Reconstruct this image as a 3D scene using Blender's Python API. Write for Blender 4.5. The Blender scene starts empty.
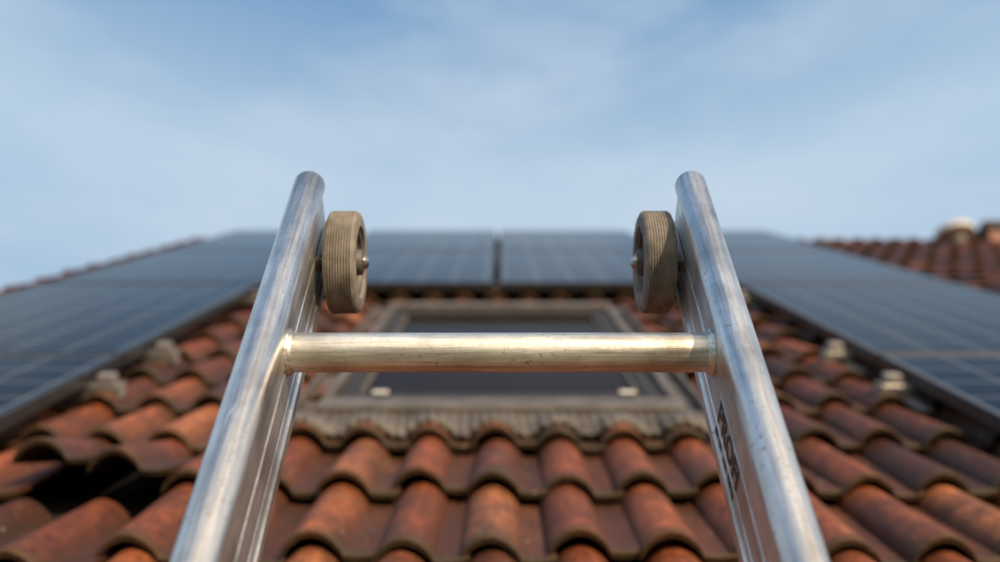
import bpy, math, random
import numpy as np
from mathutils import Matrix, Vector
random.seed(4)
rng = np.random.default_rng(7)
D = bpy.data
scene = bpy.context.scene
rad = math.radians

# ------------------------------------------------------------------ frames
P, R, E = rad(34.1), rad(41.0), rad(70.1)
C = Vector((0, 0, 5.2))
nr = Vector((0, -math.sin(R), math.cos(R)))
nl = Vector((0, -math.sin(E), math.cos(E)))
HR = 0.682
ROOF0 = C - nr * HR
LAD0 = C - nl * 0.536

# ------------------------------------------------------------------ helpers
def mesh_obj(name, verts, faces, mat=None, parent=None, smooth=False):
    me = D.meshes.new(name)
    me.from_pydata([tuple(v) for v in verts], [], faces)
    me.validate()
    me.update()
    ob = D.objects.new(name, me)
    scene.collection.objects.link(ob)
    if mat: me.materials.append(mat)
    if smooth:
        for p in me.polygons: p.use_smooth = True
    if parent: ob.parent = parent
    return ob

def empty(name, loc=(0, 0, 0), rot=(0, 0, 0), parent=None):
    e = D.objects.new(name, None)
    scene.collection.objects.link(e)
    e.location = loc; e.rotation_euler = rot
    e.empty_display_size = 0.2
    if parent: e.parent = parent
    return e

class MB:
    def __init__(s): s.v = []; s.f = []
    def box(s, x0, x1, y0, y1, z0, z1):
        b = len(s.v)
        s.v += [(x0,y0,z0),(x1,y0,z0),(x1,y1,z0),(x0,y1,z0),(x0,y0,z1),(x1,y0,z1),(x1,y1,z1),(x0,y1,z1)]
        s.f += [(b,b+3,b+2,b+1),(b+4,b+5,b+6,b+7),(b,b+1,b+5,b+4),(b+1,b+2,b+6,b+5),(b+2,b+3,b+7,b+6),(b+3,b,b+4,b+7)]
    def rings(s, rings, caps=True, closed=True):
        b = len(s.v); n = len(rings[0])
        for r in rings: s.v += [tuple(p) for p in r]
        for i in range(len(rings)-1):
            for j in range(n if closed else n-1):
                k = (j+1) % n
                s.f.append((b+i*n+j, b+i*n+k, b+(i+1)*n+k, b+(i+1)*n+j))
        if caps:
            s.f.append(tuple(b+j for j in reversed(range(n))))
            s.f.append(tuple(b+(len(rings)-1)*n+j for j in range(n)))
    def make(s, name, mat, parent=None, smooth=False, bevel=0, seg=2):
        o = mesh_obj(name, s.v, s.f, mat, parent, smooth)
        import bmesh
        bm = bmesh.new(); bm.from_mesh(o.data)
        bmesh.ops.recalc_face_normals(bm, faces=bm.faces); bm.to_mesh(o.data); bm.free()
        if bevel:
            m = o.modifiers.new("b", 'BEVEL'); m.width = bevel; m.segments = seg; m.limit_method = 'ANGLE'; m.angle_limit = rad(40)
        if smooth:
            m = o.modifiers.new("wn", 'EDGE_SPLIT'); m.split_angle = rad(38)
        return o

def new_mat(name):
    m = D.materials.new(name); m.use_nodes = True
    nt = m.node_tree; b = nt.nodes["Principled BSDF"]
    return m, nt, b
def N(nt, t, **kw):
    n = nt.nodes.new(t)
    for k, v in kw.items(): setattr(n, k, v)
    return n
def noise(nt, vec, scale, detail=4, rough=0.55):
    n = N(nt, 'ShaderNodeTexNoise'); n.inputs['Scale'].default_value = scale
    n.inputs['Detail'].default_value = detail; n.inputs['Roughness'].default_value = rough
    nt.links.new(vec, n.inputs['Vector']); return n.outputs['Fac']
def ramp(nt, fac, stops):
    r = N(nt, 'ShaderNodeValToRGB'); e = r.color_ramp.elements
    while len(e) < len(stops): e.new(0.5)
    for el, (p, c) in zip(e, stops):
        el.position = p; el.color = (c[0], c[1], c[2], 1) if len(c) >= 3 else (c[0],)*3+(1,)
    nt.links.new(fac, r.inputs['Fac']); return r.outputs['Color']
def mix(nt, fac, a, b, mode='MIX'):
    m = N(nt, 'ShaderNodeMix', data_type='RGBA', blend_type=mode)
    for s, v in ((m.inputs[0], fac), (m.inputs[6], a), (m.inputs[7], b)):
        if isinstance(v, (int, float)): s.default_value = v
        elif isinstance(v, tuple): s.default_value = (*v, 1)
        else: nt.links.new(v, s)
    return m.outputs[2]
def mth(nt, op, a, b=None, c=None):
    m = N(nt, 'ShaderNodeMath', operation=op)
    for i, v in enumerate((a, b, c)):
        if v is None: continue
        if isinstance(v, (int, float)): m.inputs[i].default_value = v
        else: nt.links.new(v, m.inputs[i])
    return m.outputs[0]
def coords(nt, scale=(1, 1, 1), kind='Object', loc=(0, 0, 0), rot=(0, 0, 0)):
    tc = N(nt, 'ShaderNodeTexCoord'); mp = N(nt, 'ShaderNodeMapping')
    mp.inputs['Scale'].default_value = scale; mp.inputs['Location'].default_value = loc; mp.inputs['Rotation'].default_value = rot
    nt.links.new(tc.outputs[kind], mp.inputs['Vector']); return mp.outputs['Vector']
def bump(nt, b, h, strength=0.3, dist=0.002):
    n = N(nt, 'ShaderNodeBump'); n.inputs['Strength'].default_value = strength; n.inputs['Distance'].default_value = dist
    nt.links.new(h, n.inputs['Height']); nt.links.new(n.outputs['Normal'], b.inputs['Normal'])

def simple(name, col, rough=0.6, metal=0.0, nscale=20, var=0.25, bstr=0.15, bdist=0.001):
    m, nt, b = new_mat(name)
    v = coords(nt); f = noise(nt, v, nscale, 5)
    c = ramp(nt, f, [(0.3, tuple(x*(1-var) for x in col)), (0.7, tuple(min(1, x*(1+var)) for x in col))])
    nt.links.new(c, b.inputs['Base Color'])
    b.inputs['Roughness'].default_value = rough; b.inputs['Metallic'].default_value = metal
    bump(nt, b, noise(nt, v, nscale*6, 4), bstr, bdist)
    return m

# ------------------------------------------------------------------ materials
def alu_mat(name, stretch, base=(0.80, 0.78, 0.75), r0=0.16):
    m, nt, b = new_mat(name)
    vs = coords(nt, stretch); v = coords(nt)
    streak = noise(nt, vs, 1.0, 6, 0.65)
    streak2 = noise(nt, vs, 3.1, 5, 0.7)
    blot = noise(nt, v, 14, 6, 0.6)
    fine = noise(nt, v, 190, 4, 0.6)
    c1 = ramp(nt, streak, [(0.28, tuple(x*0.58 for x in base)), (0.62, tuple(min(1, x*1.1) for x in base))])
    c2 = ramp(nt, blot, [(0.32, (0.50, 0.43, 0.36)), (0.54, (1, 1, 1))])
    c = mix(nt, 0.7, c1, c2, 'MULTIPLY')
    c = mix(nt, 0.45, c, ramp(nt, streak2, [(0.35, (0.62, 0.60, 0.58)), (0.6, (1.08, 1.08, 1.08))]), 'MULTIPLY')
    spots = ramp(nt, fine, [(0.60, (0, 0, 0)), (0.67, (1, 1, 1))])
    sp = mth(nt, 'MULTIPLY', spots, ramp(nt, blot, [(0.45, (0, 0, 0)), (0.65, (0.75, 0.75, 0.75))]))
    c = mix(nt, sp, c, (0.22, 0.16, 0.115))
    nt.links.new(c, b.inputs['Base Color'])
    rr = mth(nt, 'ADD', mth(nt, 'MULTIPLY', blot, 0.30), mth(nt, 'MULTIPLY', streak2, 0.22))
    rr = mth(nt, 'ADD', rr, r0)
    nt.links.new(rr, b.inputs['Roughness'])
    b.inputs['Metallic'].default_value = 0.92
    w = N(nt, 'ShaderNodeTexVoronoi', feature='DISTANCE_TO_EDGE'); w.inputs['Scale'].default_value = 0.7
    nt.links.new(vs, w.inputs['Vector'])
    scr = mth(nt, 'LESS_THAN', w.outputs['Distance'], 0.014)
    h = mth(nt, 'SUBTRACT', mth(nt, 'ADD', mth(nt, 'MULTIPLY', streak, 0.8), mth(nt, 'MULTIPLY', fine, 0.35)), mth(nt, 'MULTIPLY', scr, 0.3))
    bump(nt, b, h, 0.5, 0.0012)
    return m
alu_stile = alu_mat("aluminium_stile", (130, 5, 130), (0.82, 0.82, 0.81), 0.09)
alu_rung = alu_mat("aluminium_rung", (6, 140, 140), (0.95, 0.91, 0.84), 0.17)
alu_rail = simple("aluminium_rail", (0.45, 0.44, 0.42), 0.45, 0.85)

def tile_material():
    m, nt, b = new_mat("clay_roof_tile")
    at = N(nt, 'ShaderNodeAttribute', attribute_name="Col")
    sep = N(nt, 'ShaderNodeSeparateColor'); nt.links.new(at.outputs['Color'], sep.inputs[0])
    r, g, yb = sep.outputs[0], sep.outputs[1], sep.outputs[2]
    hh = at.outputs['Alpha']
    v = coords(nt)
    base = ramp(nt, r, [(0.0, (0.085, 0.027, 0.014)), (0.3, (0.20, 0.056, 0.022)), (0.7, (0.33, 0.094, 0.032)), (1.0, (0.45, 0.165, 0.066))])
    n1 = noise(nt, v, 6, 6, 0.65)
    n2 = noise(nt, v, 38, 6, 0.7)
    n3 = noise(nt, coords(nt, (60, 9, 60)), 1.0, 4, 0.6)
    c = mix(nt, 0.9, base, ramp(nt, n2, [(0.3, (0.28, 0.25, 0.24)), (0.6, (1.08, 1.05, 1.0))]), 'MULTIPLY')
    c = mix(nt, ramp(nt, n1, [(0.46, (0, 0, 0)), (0.68, (0.8, 0.8, 0.8))]), c, (0.055, 0.029, 0.019))
    c = mix(nt, 0.6, c, ramp(nt, n3, [(0.3, (0.42, 0.37, 0.35)), (0.65, (1.15, 1.15, 1.15))]), 'MULTIPLY')
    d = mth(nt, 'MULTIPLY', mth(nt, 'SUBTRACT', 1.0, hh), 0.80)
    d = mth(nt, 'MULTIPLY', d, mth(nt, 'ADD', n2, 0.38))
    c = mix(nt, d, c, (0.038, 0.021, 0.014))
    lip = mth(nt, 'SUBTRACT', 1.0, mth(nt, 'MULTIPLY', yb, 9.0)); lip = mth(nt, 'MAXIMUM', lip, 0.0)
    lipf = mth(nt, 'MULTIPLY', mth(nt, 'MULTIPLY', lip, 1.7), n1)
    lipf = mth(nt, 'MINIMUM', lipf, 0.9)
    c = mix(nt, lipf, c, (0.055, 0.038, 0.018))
    lich = ramp(nt, noise(nt, v, 75, 3), [(0.66, (0, 0, 0)), (0.71, (1, 1, 1))])
    c = mix(nt, mth(nt, 'MULTIPLY', lich, mth(nt, 'MULTIPLY', g, 0.75)), c, (0.40, 0.34, 0.22))
    nt.links.new(c, b.inputs['Base Color'])
    nt.links.new(mth(nt, 'ADD', mth(nt, 'MULTIPLY', n2, 0.35), 0.40), b.inputs['Roughness'])
    b.inputs['Specular IOR Level'].default_value = 0.35
    bump(nt, b, mth(nt, 'ADD', n2, mth(nt, 'MULTIPLY', noise(nt, v, 240, 3), 0.4)), 0.7, 0.005)
    return m
M_tile = tile_material()

def panel_material():
    m, nt, b = new_mat("solar_cells")
    tc = N(nt, 'ShaderNodeTexCoord'); sx = N(nt, 'ShaderNodeSeparateXYZ'); nt.links.new(tc.outputs['Object'], sx.inputs[0])
    def line(o, off, pitch, w):
        f = mth(nt, 'FRACT', mth(nt, 'DIVIDE', mth(nt, 'SUBTRACT', o, off), pitch))
        a = mth(nt, 'ABSOLUTE', mth(nt, 'SUBTRACT', f, 0.5))
        return mth(nt, 'GREATER_THAN', a, 0.5 - w)
    g = mth(nt, 'MAXIMUM', line(sx.outputs[0], 0.02, 0.158, 0.022), line(sx.outputs[1], 0.02, 0.1625, 0.024))
    bus = line(sx.outputs[0], 0.02, 0.158/4, 0.02)
    n = noise(nt, tc.outputs['Object'], 3, 4)
    c = mix(nt, n, (0.002, 0.004, 0.010), (0.004, 0.009, 0.022))
    c = mix(nt, mth(nt, 'MULTIPLY', bus, 0.12), c, (0.12, 0.13, 0.15))
    c = mix(nt, mth(nt, 'MULTIPLY', g, 0.65), c, (0.22, 0.25, 0.28))
    nt.links.new(c, b.inputs['Base Color'])
    nt.links.new(mth(nt, 'ADD', mth(nt, 'MULTIPLY', noise(nt, tc.outputs['Object'], 9, 6), 0.10), 0.03), b.inputs['Roughness'])
    b.inputs['IOR'].default_value = 1.085
    return m
M_cells = panel_material()
M_pframe = simple("black_anodised_frame", (0.040, 0.041, 0.043), 0.4, 0.3)
M_rubber = simple("grey_rubber", (0.215, 0.193, 0.165), 0.78, 0, 60, 0.4, 0.5, 0.0012)
M_hub = simple("hub_plastic", (0.105, 0.093, 0.082), 0.55, 0, 50, 0.3, 0.3)
M_bolt = simple("steel_bolt", (0.42, 0.40, 0.38), 0.3, 0.95, 90, 0.4)
M_flash = simple("zinc_flashing", (0.125, 0.112, 0.100), 0.6, 0.1, 12, 0.4)
M_wframe = simple("window_cladding", (0.028, 0.025, 0.023), 0.65, 0.0, 10, 0.25)
M_wdark = simple("window_gasket", (0.014, 0.014, 0.014), 0.6)
M_white = simple("pale_plastic", (0.66, 0.64, 0.60), 0.5)
M_clamp = simple("clamp_metal", (0.30, 0.28, 0.26), 0.5, 0.3)
M_under = simple("dark_underlay", (0.010, 0.008, 0.007), 0.9)
M_wood = simple("fascia_wood", (0.20, 0.13, 0.08), 0.6)
M_ink = simple("printed_ink", (0.015, 0.015, 0.015), 0.5)
M_blackrub = simple("black_rubber", (0.03, 0.03, 0.03), 0.7)
M_render = simple("chimney_render", (0.05, 0.045, 0.045), 0.8)
def glass_mat():
    m, nt, b = new_mat("window_glass")
    v = coords(nt); n = noise(nt, v, 5, 5)
    nt.links.new(mix(nt, n, (0.012, 0.010, 0.009), (0.024, 0.019, 0.016)), b.inputs['Base Color'])
    nt.links.new(mth(nt, 'ADD', mth(nt, 'MULTIPLY', n, 0.15), 0.05), b.inputs['Roughness'])
    b.inputs['IOR'].default_value = 1.05
    return m
M_glass = glass_mat()
def brick_mat():
    m, nt, b = new_mat("brick_wall")
    tc = N(nt, 'ShaderNodeTexCoord'); s = N(nt, 'ShaderNodeSeparateXYZ'); nt.links.new(tc.outputs['Object'], s.inputs[0])
    cb = N(nt, 'ShaderNodeCombineXYZ')
    nt.links.new(mth(nt, 'ADD', s.outputs[0], s.outputs[1]), cb.inputs[0]); nt.links.new(s.outputs[2], cb.inputs[1])
    br = N(nt, 'ShaderNodeTexBrick'); nt.links.new(cb.outputs[0], br.inputs['Vector'])
    br.inputs['Scale'].default_value = 4.0; br.inputs['Color1'].default_value = (0.34, 0.13, 0.08, 1); br.inputs['Color2'].default_value = (0.24, 0.09, 0.06, 1)
    br.inputs['Mortar'].default_value = (0.4, 0.38, 0.34, 1)
    nt.links.new(br.outputs['Color'], b.inputs['Base Color']); b.inputs['Roughness'].default_value = 0.85
    bump(nt, b, br.outputs['Fac'], -0.5, 0.01)
    return m
M_brick = brick_mat()
def grass_mat():
    m, nt, b = new_mat("grass_ground")
    v = coords(nt); n = noise(nt, v, 0.6, 8, 0.7); n2 = noise(nt, v, 30, 5, 0.7)
    c = mix(nt, n, (0.045, 0.075, 0.02), (0.09, 0.11, 0.04)); c = mix(nt, 0.6, c, ramp(nt, n2, [(0.3, (0.4, 0.4, 0.4)), (0.7, (1.2, 1.2, 1.2))]), 'MULTIPLY')
    nt.links.new(c, b.inputs['Base Color']); b.inputs['Roughness'].default_value = 0.9
    bump(nt, b, n2, 0.8, 0.05); return m

# ------------------------------------------------------------------ ground
g = mesh_obj("ground", [(-400,-400,0),(400,-400,0),(400,400,0),(-400,400,0)], [(0,1,2,3)], grass_mat())

# ------------------------------------------------------------------ house
house = empty("brick_house")
roofE = empty("roof", ROOF0, (R, 0, 0), house)
XL, XR = -2.33, 9.0
EAVE, RIDGE = 0.27, 8.0
ROW, PW = 0.33, 0.15

def tiles(name, parent, eave, ridge, xl, xr, seed, lifted=True):
    rg = np.random.default_rng(seed)
    HUMP, TH = 0.041, 0.011
    xs = np.concatenate([np.linspace(0.0, 0.106, 15), np.array([0.112, 0.124, 0.137, 0.150, 0.164])])
    u = np.clip((xs - 0.053) / 0.053, -1, 1)
    prof = HUMP * np.cos(u * math.pi / 2) ** 0.72
    prof = np.where(np.abs(u) >= 1, 0, prof)
    prof[0] = 0.0
    pan = xs > 0.108
    prof[pan] = -0.003 + 0.02 * ((xs[pan] - 0.132) / 0.04) ** 2 * 0.3
    ys = np.array([0.0, 0.004, 0.02, 0.16, 0.33, 0.38])
    zl = np.array([-0.004, 0.0, 0.0, 0, 0, 0])
    nx, ny = len(xs), len(ys)
    V, F, COL = [], [], []
    ft = []
    for j in range(ny-1):
        for i in range(nx-1):
            a = j*nx+i
            ft.append((a, a+1, a+nx+1, a+nx))
    off = nx*ny
    for j in range(ny-1):
        for i in range(nx-1):
            a = off+j*nx+i
            ft.append((a, a+nx, a+nx+1, a+1))
    for i in range(nx-1): ft.append((i, off+i, off+i+1, i+1))
    for j in range(ny-1):
        a = j*nx; ft.append((a, a+nx, off+a+nx, off+a))
        a = j*nx+nx-1; ft.append((a, off+a, off+a+nx, a+nx))
    ft = np.array(ft)
    nrows = int(math.ceil((ridge-eave)/ROW))
    c0 = int(math.floor((xl+0.069)/PW)); c1 = int((xr+0.069)/PW)
    X, Y = np.meshgrid(xs, ys)
    Pz = np.tile(prof, (ny, 1)) + zl[:, None]
    cnt = 0
    for r in range(nrows):
        for c in range(c0, c1):
            lift = 0.031 + rg.normal(0, 0.0028)
            dx, dy = rg.normal(0, 0.003), rg.normal(0, 0.007)
            ang = rg.normal(0, 0.013); roll = rg.normal(0, 0.022)
            x0 = c*PW - 0.069; s0 = eave + r*ROW
            rr = float(np.clip(rg.normal(0.56 if x0 < 0.6 else 0.42, 0.30), 0, 1)); gg = rg.random()  # right-hand tiles darker on average: shade on that side painted into tile colour
            if lifted and x0 > -0.46 and x0+0.15 < 0.47 and 2.45 < s0 < 3.95: continue
            xc = x0+0.053
            if lifted and abs(s0-1.92) < 0.1 and abs(xc+0.90) < 0.075: lift += 0.062; ang += 0.06
            if lifted and abs(s0-1.92) < 0.1 and abs(xc+0.72) < 0.06: lift += 0.050; ang -= 0.03
            if lifted and abs(s0-1.59) < 0.1 and (abs(xc+0.90) < 0.075 or abs(xc+0.72) < 0.06): dy -= 0.11; lift += 0.012
            Z = Pz + lift*(1 - Y/ROW) + roll*(X-0.07)
            XX = X*1 - ang*Y; YY = Y + ang*X
            yk = np.minimum(YY + s0 + dy, ridge)
            top = np.stack([XX+x0+dx, yk, Z], -1).reshape(-1, 3)
            bot = top.copy(); bot[:, 2] -= TH; bot[:nx, 1] += 0.002
            V.append(top); V.append(bot)
            F.append(ft + cnt); cnt += 2*nx*ny
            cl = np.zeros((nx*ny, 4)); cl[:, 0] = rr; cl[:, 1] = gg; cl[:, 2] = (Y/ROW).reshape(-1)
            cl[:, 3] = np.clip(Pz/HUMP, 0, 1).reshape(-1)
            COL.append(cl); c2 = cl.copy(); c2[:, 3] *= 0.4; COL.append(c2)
    V = np.concatenate(V); F = np.concatenate(F); COL = np.concatenate(COL)
    me = D.meshes.new(name)
    me.vertices.add(len(V)); me.vertices.foreach_set("co", V.astype(np.float32).ravel())
    me.loops.add(len(F)*4); me.loops.foreach_set("vertex_index", F.astype(np.int32).ravel())
    me.polygons.add(len(F)); me.polygons.foreach_set("loop_start", (np.arange(len(F))*4).astype(np.int32))
    me.update(calc_edges=True); me.validate()
    ca = me.color_attributes.new("Col", 'FLOAT_COLOR', 'POINT'); ca.data.foreach_set("color", COL.astype(np.float32).ravel())
    me.polygons.foreach_set("use_smooth", np.ones(len(me.polygons), dtype=bool))
    ob = D.objects.new(name, me); scene.collection.objects.link(ob); ob.parent = parent
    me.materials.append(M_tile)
    m = ob.modifiers.new("es", 'EDGE_SPLIT'); m.split_angle = rad(50)
    return ob
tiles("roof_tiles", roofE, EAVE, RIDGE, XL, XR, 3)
b = MB(); b.box(XL+0.03, XR-0.03, EAVE+0.06, RIDGE-0.02, -0.09, -0.045); b.make("roof_underlay", M_under, roofE)
ridge_w = ROOF0 + Vector((0, math.cos(R), math.sin(R)))*RIDGE
eave_w = ROOF0 + Vector((0, math.cos(R), math.sin(R)))*EAVE
back_y = 2*ridge_w.y - ROOF0.y
backE = empty("roof_rear", (0, back_y, ROOF0.z), (R, 0, math.pi), house)
bk = tiles("rear_roof_tiles", backE, EAVE, RIDGE, -XR, -XL, 11, False)
b = MB(); b.box(-XR+0.03, -XL-0.03, EAVE+0.06, RIDGE-0.02, -0.09, -0.045); b.make("rear_underlay", M_under, backE)
vb = MB()
s = EAVE
while s < RIDGE-0.05:
    for xx, sg in ((XL-0.02, -1), (XR-0.02, 1)):
        z = 0.045 + random.uniform(-0.004, 0.004)
        x0, x1 = xx-0.055, xx+0.055
        prof = lambda y, l: [(x0, y, -0.09), (x0, y, l-0.012), (x0+0.012, y, l), (xx, y, l+0.012), (x1-0.01, y, l), (x1, y, l-0.03), (x1-0.012, y, l-0.035), (xx, y, l-0.006), (x0+0.014, y, l-0.02), (x0+0.014, y, -0.09)]
        e1 = min(s+0.36, RIDGE)
        vb.rings([prof(s, z+0.02), prof(e1, z-0.006)])
    s += ROW
vo = vb.make("verge_tiles", M_tile, roofE, False)
def set_col(o, r=0.35, h=0.8):
    ca = o.data.color_attributes.new("Col", 'FLOAT_COLOR', 'POINT')
    n = len(o.data.vertices); arr = np.tile(np.array([r, 0.5, 0.5, h], dtype=np.float32), (n, 1))
    arr[:, 0] += np.repeat(rng.normal(0, 0.2, n//10+1), 10)[:n]
    ca.data.foreach_set("color", arr.ravel())
set_col(vo, 0.15)
rb = MB()
x = XL - 0.06
while x < XR:
    L = 0.37; jz = random.uniform(-0.003, 0.003)
    r0, r1 = 0.098, 0.086
    def half(xp, r): return [(xp, ridge_w.y + r*1.15*math.cos(t), ridge_w.z - 0.065 + jz + r*math.sin(t)) for t in np.linspace(-0.35, math.pi+0.35, 18)] + \
                          [(xp, ridge_w.y + (r*1.15-.014)*math.cos(t), ridge_w.z - 0.065 + jz + (r-.014)*math.sin(t)) for t in np.linspace(math.pi+0.35, -0.35, 18)]
    rb.rings([half(x, r1), half(x+0.31, r1+0.004), half(x+0.315, r0), half(x+L, r0)])
    x += 0.335
ro = rb.make("ridge_tiles", M_tile, house, True); set_col(ro, 0.4)

# walls
wy0 = eave_w.y + 0.42; wy1 = 2*ridge_w.y - wy0
wx0, wx1 = XL + 0.18, XR - 0.18
slope = math.tan(R)
zc = lambda y: eave_w.z + (min(y, 2*ridge_w.y-y) - eave_w.y)*slope - 0.16
v = []
for xx in (wx0, wx1):
    v += [(xx, wy0, 0), (xx, wy1, 0), (xx, wy1, zc(wy1)), (xx, ridge_w.y, zc(ridge_w.y)), (xx, wy0, zc(wy0))]
f = [(0,1,2,3,4), (9,8,7,6,5), (0,4,9,5), (1,6,7,2), (4,3,8,9), (3,2,7,8)]
mesh_obj("walls", v, f, M_brick, house)
def facade_window(x, z, w, h, name="facade_window"):
    e = empty(name, (x, wy0, z), (0, 0, 0), house)
    b = MB(); t = 0.07
    b.box(-w/2, -w/2+t, -0.03, 0.04, 0, h); b.box(w/2-t, w/2, -0.03, 0.04, 0, h)
    b.box(-w/2+t, w/2-t, -0.03, 0.04, h-t, h); b.box(-w/2+t, w/2-t, -0.03, 0.04, 0, t); b.box(-0.03, 0.03, -0.025, 0.03, t, h-t)
    b.make("frame", M_white, e); b = MB(); b.box(-w/2+t, w/2-t, -0.006, 0.004, t, h-t); b.make("pane", M_glass, e)
    b = MB(); b.box(-w/2-0.08, w/2+0.08, -0.12, -0.031, -0.05, 0.0); b.make("sill", M_flash, e)
for x in (-1.4, 2.0, 4.6, 7.2): facade_window(x, 0.95, 1.2, 1.35)
for x in (-1.4, 1.6, 4.6, 7.2): facade_window(x, 3.0, 1.1, 1.1)
b = MB(); b.box(XL, XR, eave_w.y+0.03, eave_w.y+0.055, eave_w.z-0.25, eave_w.z-0.06); b.make("fascia", M_wood, house)
b = MB()
gc = ROOF0 + Vector((0, math.cos(R), math.sin(R)))*0.15 + nr*(-0.075)
ga = [(gc.y + 0.075*math.cos(t), gc.z + 0.075*math.sin(t)) for t in np.linspace(math.pi, 2*math.pi, 17)]
gb = [(gc.y + 0.071*math.cos(t), gc.z + 0.071*math.sin(t)) for t in np.linspace(2*math.pi, math.pi, 17)]
b.rings([[(XL-0.02, y, z) for y, z in ga+gb], [(XR+0.02, y, z) for y, z in ga+gb]])
b.make("gutter", M_flash, house)
b = MB(); n = 16
b.rings([[(XR-0.4+0.045*math.cos(2*math.pi*j/n), wy0-0.07+0.045*math.sin(2*math.pi*j/n), z) for j in range(n)] for z in (0.05, gc.z-0.35)])
b.rings([[(XR-0.4+0.045*math.cos(2*math.pi*j/n), y0+0.045*math.sin(2*math.pi*j/n), z) for j in range(n)] for y0, z in ((wy0-0.07, gc.z-0.35), (gc.y, gc.z-0.05))])
b.make("downpipe", M_flash, house)

# ---------------- roof window
win = empty("roof_window", (0, 0, 0), (0, 0, 0), roofE)
WH = 0.455; S0, S1 = 2.40, 4.12
b = MB()
for sg in (-1, 1):
    xa, xb = sorted((sg*(WH+0.002), sg*(WH+0.065)))
    b.box(xa, xb, S0-0.03, S1+0.05, 0.030, 0.046)
    xa, xb = sorted((sg*(WH+0.055), sg*(WH+0.067)))
    b.box(xa, xb, S0-0.03, S1+0.05, 0.047, 0.074)
b.box(-WH-0.065, WH+0.065, S1+0.052, S1+0.15, 0.028, 0.05)
b.make("side_flashing", M_flash, win, bevel=0.003)
b = MB(); fw = 0.024
b.box(-WH, -WH+fw, S0+0.10, S1-0.042, -0.03, 0.086); b.box(WH-fw, WH, S0+0.10, S1-0.042, -0.03, 0.086)
b.box(-WH, WH, S0, S0+0.098, 0.0, 0.082)
b.make("frame", M_flash, win, bevel=0.006, seg=3)
b = MB(); b.box(-WH-0.004, WH+0.004, S1-0.04, S1+0.03, 0.0, 0.092)
b.make("top_hood", M_flash, win, bevel=0.008, seg=3)
b = MB(); b.box(-WH+0.035, WH-0.035, S0+0.102, S0+0.135, 0.0, 0.072)
b.make("drip_rail", M_wframe, win, bevel=0.004)
b = MB(); a = WH-fw-0.005; sw = 0.045; ya, yb = S0+0.145, S1-0.05
b.box(-a, -a+sw, ya, yb, 0.0, 0.070); b.box(a-sw, a, ya, yb, 0.0, 0.070)
b.box(-a+sw, a-sw, ya, ya+0.06, 0.0, 0.068); b.box(-a+sw, a-sw, yb-0.07, yb, 0.0, 0.068)
b.make("sash", M_wframe, win, bevel=0.005)
b = MB(); b.box(-a+sw-.001, a-sw+.001, ya+0.059, yb-0.069, 0.035, 0.050); b.make("glass_pane", M_glass, win)
b = MB(); b.box(-a+sw, -a+sw+0.012, ya+0.06, yb-0.07, 0.0505, 0.058); b.box(a-sw-0.012, a-sw, ya+0.06, yb-0.07, 0.0505, 0.058)
b.box(-a+sw+.012, a-sw-.012, ya+0.06, ya+0.075, 0.0505, 0.058); b.make("gasket", M_flash, win)
b = MB()
for xx in (-0.315, 0.335): b.box(xx-0.022, xx+0.022, S0+0.165, S0+0.186, 0.071, 0.080)
b.make("sash_clips", M_white, win, bevel=0.004)
nx = 260
rows = [(S0+0.01, 0.062), (S0-0.02, 0.058), (S0-0.05, 0.052), (S0-0.075, 0.048), (S0-0.10, 0.044), (S0-0.103, 0.034)]
vv, ff = [], []
for j, (ss, base) in enumerate(rows):
    for i in range(nx+1):
        x = -WH-0.10 + (2*WH+0.20)*i/nx
        ph = (x + 0.069) % PW
        u = (ph-0.053)/0.060
        hmp = 0.031*math.cos(u*math.pi/2)**0.9 if abs(u) < 1 else 0
        pl = 0.004*math.sin(x*260+0.8*math.sin(x*23))
        k = min(1, j/3)
        wob = 0.007*math.sin(x*37+1.3)+0.004*math.sin(x*91)
        vv.append((x, ss + (wob if j > 2 else 0), base + hmp*k + pl))
for j in range(len(rows)-1):
    for i in range(nx):
        p = j*(nx+1)+i; ff.append((p, p+1, p+nx+2, p+nx+1))
ap = mesh_obj("pleated_apron", vv, ff, M_flash, win, True)
m = ap.modifiers.new("s", 'SOLIDIFY'); m.thickness = 0.003

# ---------------- solar panels
PWD, PLN, TOPH, TK = 1.0, 1.68, 0.122, 0.036
rotm = Matrix.Rotation(R, 4, 'X')
def roof_to_world(x, s, h): return ROOF0 + rotm.to_3x3() @ Vector((x, s, h))
def solar_panel(x, s):
    e = empty("solar_panel", roof_to_world(x, s, TOPH-TK), (R, 0, 0))
    b = MB(); t = 0.012
    b.box(0, t, 0, PLN, 0, TK); b.box(PWD-t, PWD, 0, PLN, 0, TK); b.box(t, PWD-t, 0, t, 0, TK); b.box(t, PWD-t, PLN-t, PLN, 0, TK)
    b.make("frame", M_pframe, e, bevel=0.0015, seg=1)
    b = MB(); b.box(t-.001, PWD-t+.001, t-.001, PLN-t+.001, TK-0.009, TK-0.002); b.make("cell_laminate", M_cells, e)
    b = MB(); b.box(PWD/2-0.06, PWD/2+0.06, PLN-0.2, PLN-0.1, 0.005, TK-0.010); b.make("junction_box", M_pframe, e)
ss0 = [1.18, 2.88, 4.58, 6.28]
XI = 1.10
for s in ss0:
    solar_panel(-XI-PWD, s); solar_panel(XI, s)
for s in ss0[2:]:
    solar_panel(-PWD-0.03, s); solar_panel(0.0, s)
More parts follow.
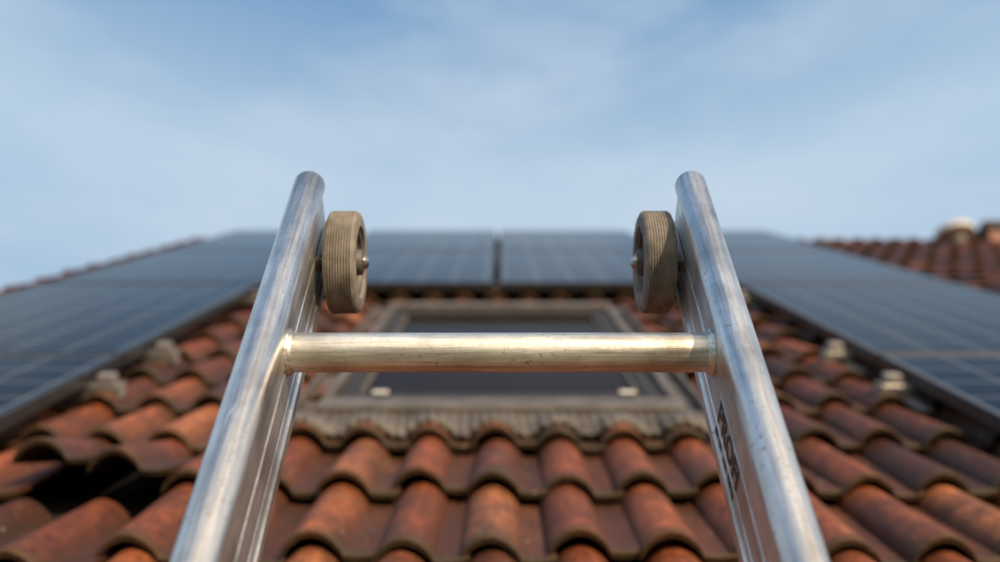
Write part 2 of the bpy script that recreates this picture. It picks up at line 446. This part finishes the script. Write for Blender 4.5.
def mount(s, x0, x1, ends):
    e = empty("mounting_rail", roof_to_world(0, s, 0), (R, 0, 0))
    b = MB(); b.box(x0, x1, -0.02, 0.02, 0.050, 0.0845); b.make("rail", alu_rail, e, bevel=0.002, seg=1)
    b = MB()
    x = x0+0.06
    while x < x1:
        b.box(x-0.016, x+0.016, -0.16, -0.022, 0.046, 0.052); b.box(x-0.016, x+0.016, -0.030, -0.0205, 0.052, 0.078)
        x += 0.6
    b.make("roof_hooks", alu_rail, e)
    b = MB()
    for xe in ends:
        sg = -1 if xe > 0 else 1
        b.box(min(xe, xe+sg*0.008), max(xe, xe+sg*0.008), -0.024, 0.024, 0.046, 0.088)
        xm = xe - sg*0.03
        b.box(xm-0.022, xm+0.022, -0.0195, 0.0195, 0.0855, 0.112)
    if b.v: b.make("end_clamps", M_clamp, e, bevel=0.004)
for i, s in enumerate(ss0):
    for so in (0.22, PLN-0.22):
        if i < 2:
            mount(s+so, -XI-PWD-0.02, -XI+0.075, [-XI+0.075]); mount(s+so, XI-0.075, XI+PWD+0.05, [XI-0.075])
        else:
            mount(s+so, -XI-PWD-0.02, XI+PWD+0.05, [])

# ---------------- ridge vent
vent = empty("roof_vent", (3.60, ridge_w.y-0.14, ridge_w.z-0.09))
def lathe_z(b, prof, n=32, c=(0, 0)): b.rings([[(c[0]+r*math.cos(2*math.pi*j/n), c[1]+r*math.sin(2*math.pi*j/n), z) for j in range(n)] for z, r in prof])
b = MB(); lathe_z(b, [(-0.1, 0.07), (0.10, 0.07)]); b.make("pipe", M_flash, vent, True)
b = MB(); lathe_z(b, [(0.075, 0.11), (0.085, 0.15), (0.125, 0.15), (0.150, 0.09), (0.155, 0.01)]); b.make("cap", M_white, vent, True)
ch = empty("chimney", (4.10, ridge_w.y+0.05, ridge_w.z+0.03))
b = MB(); b.box(-0.23, 0.23, -0.2, 0.2, -0.6, 0.02); b.make("stack", M_brick, ch)
b = MB(); b.box(-0.27, 0.27, -0.24, 0.24, 0.021, 0.085); b.make("cap_slab", M_render, ch, bevel=0.01)

# ------------------------------------------------------------------ ladder
lad = empty("ladder", LAD0, (E, 0, 0))
TOP = 0.914; BOT = -LAD0.z/math.sin(E) + 0.03
def stile(xc, name):
    r = 0.0162
    half = [(r*math.cos(t), r*math.sin(t)) for t in np.linspace(math.pi/2, -rad(44), 18)]
    half += [(0.0119, -0.0145), (0.0119, -0.040), (0.0109, -0.0412), (0.0109, -0.0445), (0.0119, -0.0457), (0.0119, -0.070), (0.0111, -0.071), (0.0111, -0.0735), (0.0119, -0.0745), (0.0119, -0.085), (0.0138, -0.087), (0.0138, -0.098), (0.0115, -0.1015)]
    pr = half + [(-x, z) for x, z in reversed(half[1:])]
    def ring(t, kx=1.0, dz=0.0):
        return [(xc + x*kx, t, z + (-dz if z > -0.04 else dz)*min(1, abs(z+0.045)/0.03)) for x, z in pr]
    b = MB()
    b.rings([ring(BOT), ring(-2), ring(0), ring(TOP-0.005), ring(TOP-0.0018, 0.95, 0.0009), ring(TOP-0.0004, 0.87, 0.002), ring(TOP, 0.78, 0.0034)])
    return b.make(name, alu_stile, lad, True)
stile(-0.2, "stile_left"); stile(0.2, "stile_right")
b = MB(); wb = MB()
t = 0.682; zr = -0.038
while t > BOT+0.2:
    prof = [(-0.1885, 0.019), (-0.1865, 0.0196), (-0.184, 0.0190), (-0.1825, 0.0176), (0.1825, 0.0176), (0.184, 0.0190), (0.1865, 0.0196), (0.1885, 0.019)]
    n = 72
    rings = []
    for x, r in prof:
        ring = []
        for j in range(n):
            a = 2*math.pi*j/n
            rr = r*(1 + (0.010 if (j % 4 == 0 and abs(x) < 0.1826 and (j < 5 or j > 32)) else 0))
            ring.append((x, t+rr*math.cos(a), zr+rr*math.sin(a)))
        rings.append(ring)
    b.rings(rings)
    for sg in (-1, 1):
        m_ = 48; mm = 8; rgs = []
        for j in range(m_):
            a = 2*math.pi*j/m_; wob = 0.0022 + 0.0005*math.sin(a*19+t*50)
            cr = 0.0188
            rgs.append([(sg*(0.1872 - wob*math.cos(q)), t+(cr+wob*math.sin(q))*math.cos(a), zr+(cr+wob*math.sin(q))*math.sin(a)) for q in np.linspace(0, 2*math.pi, mm, endpoint=False)])
        rgs.append(rgs[0]); wb.rings(rgs, caps=False)
    t -= 0.28
b.make("rungs", alu_rung, lad, True); wb.make("weld_beads", alu_rung, lad, True)
def wheel(sg, name):
    e = empty(name, (sg*0.1635, 0.869, -0.071), (rad(17*sg), 0, 0), lad)
    Rw = 0.0545; hw = 0.0165
    pr = [(-hw, 0.036), (-hw, Rw-0.006), (-hw+0.002, Rw-0.0018), (-hw+0.004, Rw-0.0004)]
    ng = 9; span = 2*hw-0.008
    for i in range(ng):
        xc = -hw+0.004 + span*(i+0.5)/ng; q = span/ng
        pr += [(xc-q*0.30, Rw), (xc-q*0.16, Rw-0.0010), (xc+q*0.16, Rw-0.0010), (xc+q*0.30, Rw)]
    pr += [(hw-0.004, Rw-0.0004), (hw-0.002, Rw-0.0018), (hw, Rw-0.006), (hw, 0.0385), (hw-0.0015, 0.037), (hw-0.009, 0.036)]
    pr += [(-hw+0.009, 0.036), (-hw, 0.036)]
    b = MB(); b.rings([[(-sg*x, r*math.cos(2*math.pi*j/96), r*math.sin(2*math.pi*j/96)) for j in range(96)] for x, r in pr], caps=False)
    b.make("tyre", M_rubber, e, True)
    pr = [(-hw+0.002, 0.012), (-hw+0.002, 0.0359), (hw-0.003, 0.0359), (hw-0.0035, 0.033), (hw-0.0075, 0.0315), (hw-0.0085, 0.017), (hw-0.007, 0.0145), (hw+0.001, 0.0135), (hw+0.002, 0.0125), (hw+0.002, 0.004)]
    b = MB(); b.rings([[(-sg*x, r*math.cos(2*math.pi*j/64), r*math.sin(2*math.pi*j/64)) for j in range(64)] for x, r in pr])
    b.make("hub", M_hub, e, True)
    b = MB(); b.rings([[(-sg*x, r*math.cos(2*math.pi*j/32), r*math.sin(2*math.pi*j/32)) for j in range(32)] for x, r in [(-0.026, 0.005), (hw+0.0022, 0.005), (hw+0.0023, 0.0095), (hw+0.0035, 0.0095), (hw+0.0036, 0.0072), (hw+0.006, 0.0068), (hw+0.0078, 0.0045), (hw+0.0084, 0.001)]])
    b.rings([[(-sg*x, r*math.cos(2*math.pi*j/32), r*math.sin(2*math.pi*j/32)) for j in range(32)] for x, r in [(-0.0235, 0.010), (-hw+0.0019, 0.010)]])
    b.make("axle_bolt", M_bolt, e, True)
wheel(-1, "wheel_left"); wheel(1, "wheel_right")
b = MB()
for sg in (-1, 1): b.box(sg*0.2-0.02, sg*0.2+0.02, BOT-0.03, BOT+0.06, -0.108, 0.02)
b.make("rubber_feet", M_blackrub, lad, bevel=0.005)
def label(txt, size, tpos, zpos, name, off=0.0004):
    cu = D.curves.new(name, 'FONT'); cu.body = txt; cu.size = size; cu.extrude = 0.00012
    cu.offset = off
    o = D.objects.new(name, cu); scene.collection.objects.link(o); cu.materials.append(M_ink)
    o.parent = lad
    o.matrix_local = Matrix(((0, 0, -1, 0.2-0.0119-0.0002), (-1, 0, 0, tpos), (0, 1, 0, zpos), (0, 0, 0, 1)))
label("PROFI", 0.032, 0.630, -0.0685, "printed_lettering", 0.0009)
label("EN 131   max. 150 kg", 0.009, 0.630, -0.083, "printed_small_text", 0.0002)

# ------------------------------------------------------------------ light
to_sun = Vector((0.50, -0.80, 0.0)).normalized()
el = rad(22)
azim = math.atan2(to_sun.x, to_sun.y)
sv = Vector((to_sun.x*math.cos(el), to_sun.y*math.cos(el), math.sin(el)))
sun = D.lights.new("sun", 'SUN'); sun.energy = 4.4; sun.angle = rad(1.5); sun.color = (1.0, 0.77, 0.52)
so = D.objects.new("sun", sun); scene.collection.objects.link(so)
so.rotation_euler = sv.to_track_quat('Z', 'Y').to_euler(); so.location = (3, -6, 12)

w = D.worlds.new("World"); scene.world = w; w.use_nodes = True
nt = w.node_tree; bg = nt.nodes['Background']
sky = N(nt, 'ShaderNodeTexSky', sky_type='NISHITA'); sky.sun_disc = False
sky.sun_elevation = el; sky.sun_rotation = azim; sky.air_density = 1.0; sky.dust_density = 1.0; sky.ozone_density = 1.5
tc = N(nt, 'ShaderNodeTexCoord'); sp = N(nt, 'ShaderNodeSeparateXYZ'); nt.links.new(tc.outputs['Generated'], sp.inputs[0])
hz = ramp(nt, sp.outputs[2], [(0.0, (0.35,)), (0.30, (0.35,)), (0.63, (0.80,)), (0.76, (0.22,)), (0.86, (0.0,))])
n1 = noise(nt, coords(nt, (1.0, 1.0, 1.6), 'Generated', (0.4, 0.1, 0.3)), 1.5, 3, 0.4)
n2 = noise(nt, coords(nt, (0.9, 1.0, 3.2), 'Generated', (0, 0, 0), (0, rad(-25), 0)), 4.5, 7, 0.58)
c = mix(nt, 0.80, sky.outputs[0], (0.75, 2.4, 4.9))
c = mix(nt, hz, c, (4.7, 5.9, 7.0))
cl = mth(nt, 'ADD', mth(nt, 'MULTIPLY', n1, 0.5), mth(nt, 'MULTIPLY', n2, 0.5))
cf = ramp(nt, cl, [(0.46, (0.0,)), (0.62, (0.60,))])
c = mix(nt, cf, c, (5.0, 5.9, 6.8))
dt = N(nt, 'ShaderNodeVectorMath', operation='DOT_PRODUCT'); nt.links.new(tc.outputs['Generated'], dt.inputs[0]); dt.inputs[1].default_value = tuple(sv)
gl = ramp(nt, dt.outputs['Value'], [(0.35, (0.0,)), (0.8, (0.5,)), (1.0, (1.0,))])
c = mix(nt, gl, c, (12.0, 9.8, 7.2))
nt.links.new(c, bg.inputs['Color']); bg.inputs['Strength'].default_value = 0.12

# ------------------------------------------------------------------ camera
cam = D.cameras.new("camera"); co = D.objects.new("camera", cam); scene.collection.objects.link(co)
co.location = C; co.rotation_euler = (math.pi/2 + P, 0, 0)
cam.lens = 36; cam.sensor_width = 36; cam.clip_start = 0.02; cam.clip_end = 2000
cam.dof.use_dof = True; cam.dof.focus_distance = 0.93; cam.dof.aperture_fstop = 2.8; cam.dof.aperture_blades = 0
scene.camera = co
scene.view_settings.view_transform = 'Standard'; scene.view_settings.look = 'None'
scene.view_settings.exposure = 0; scene.view_settings.gamma = 1
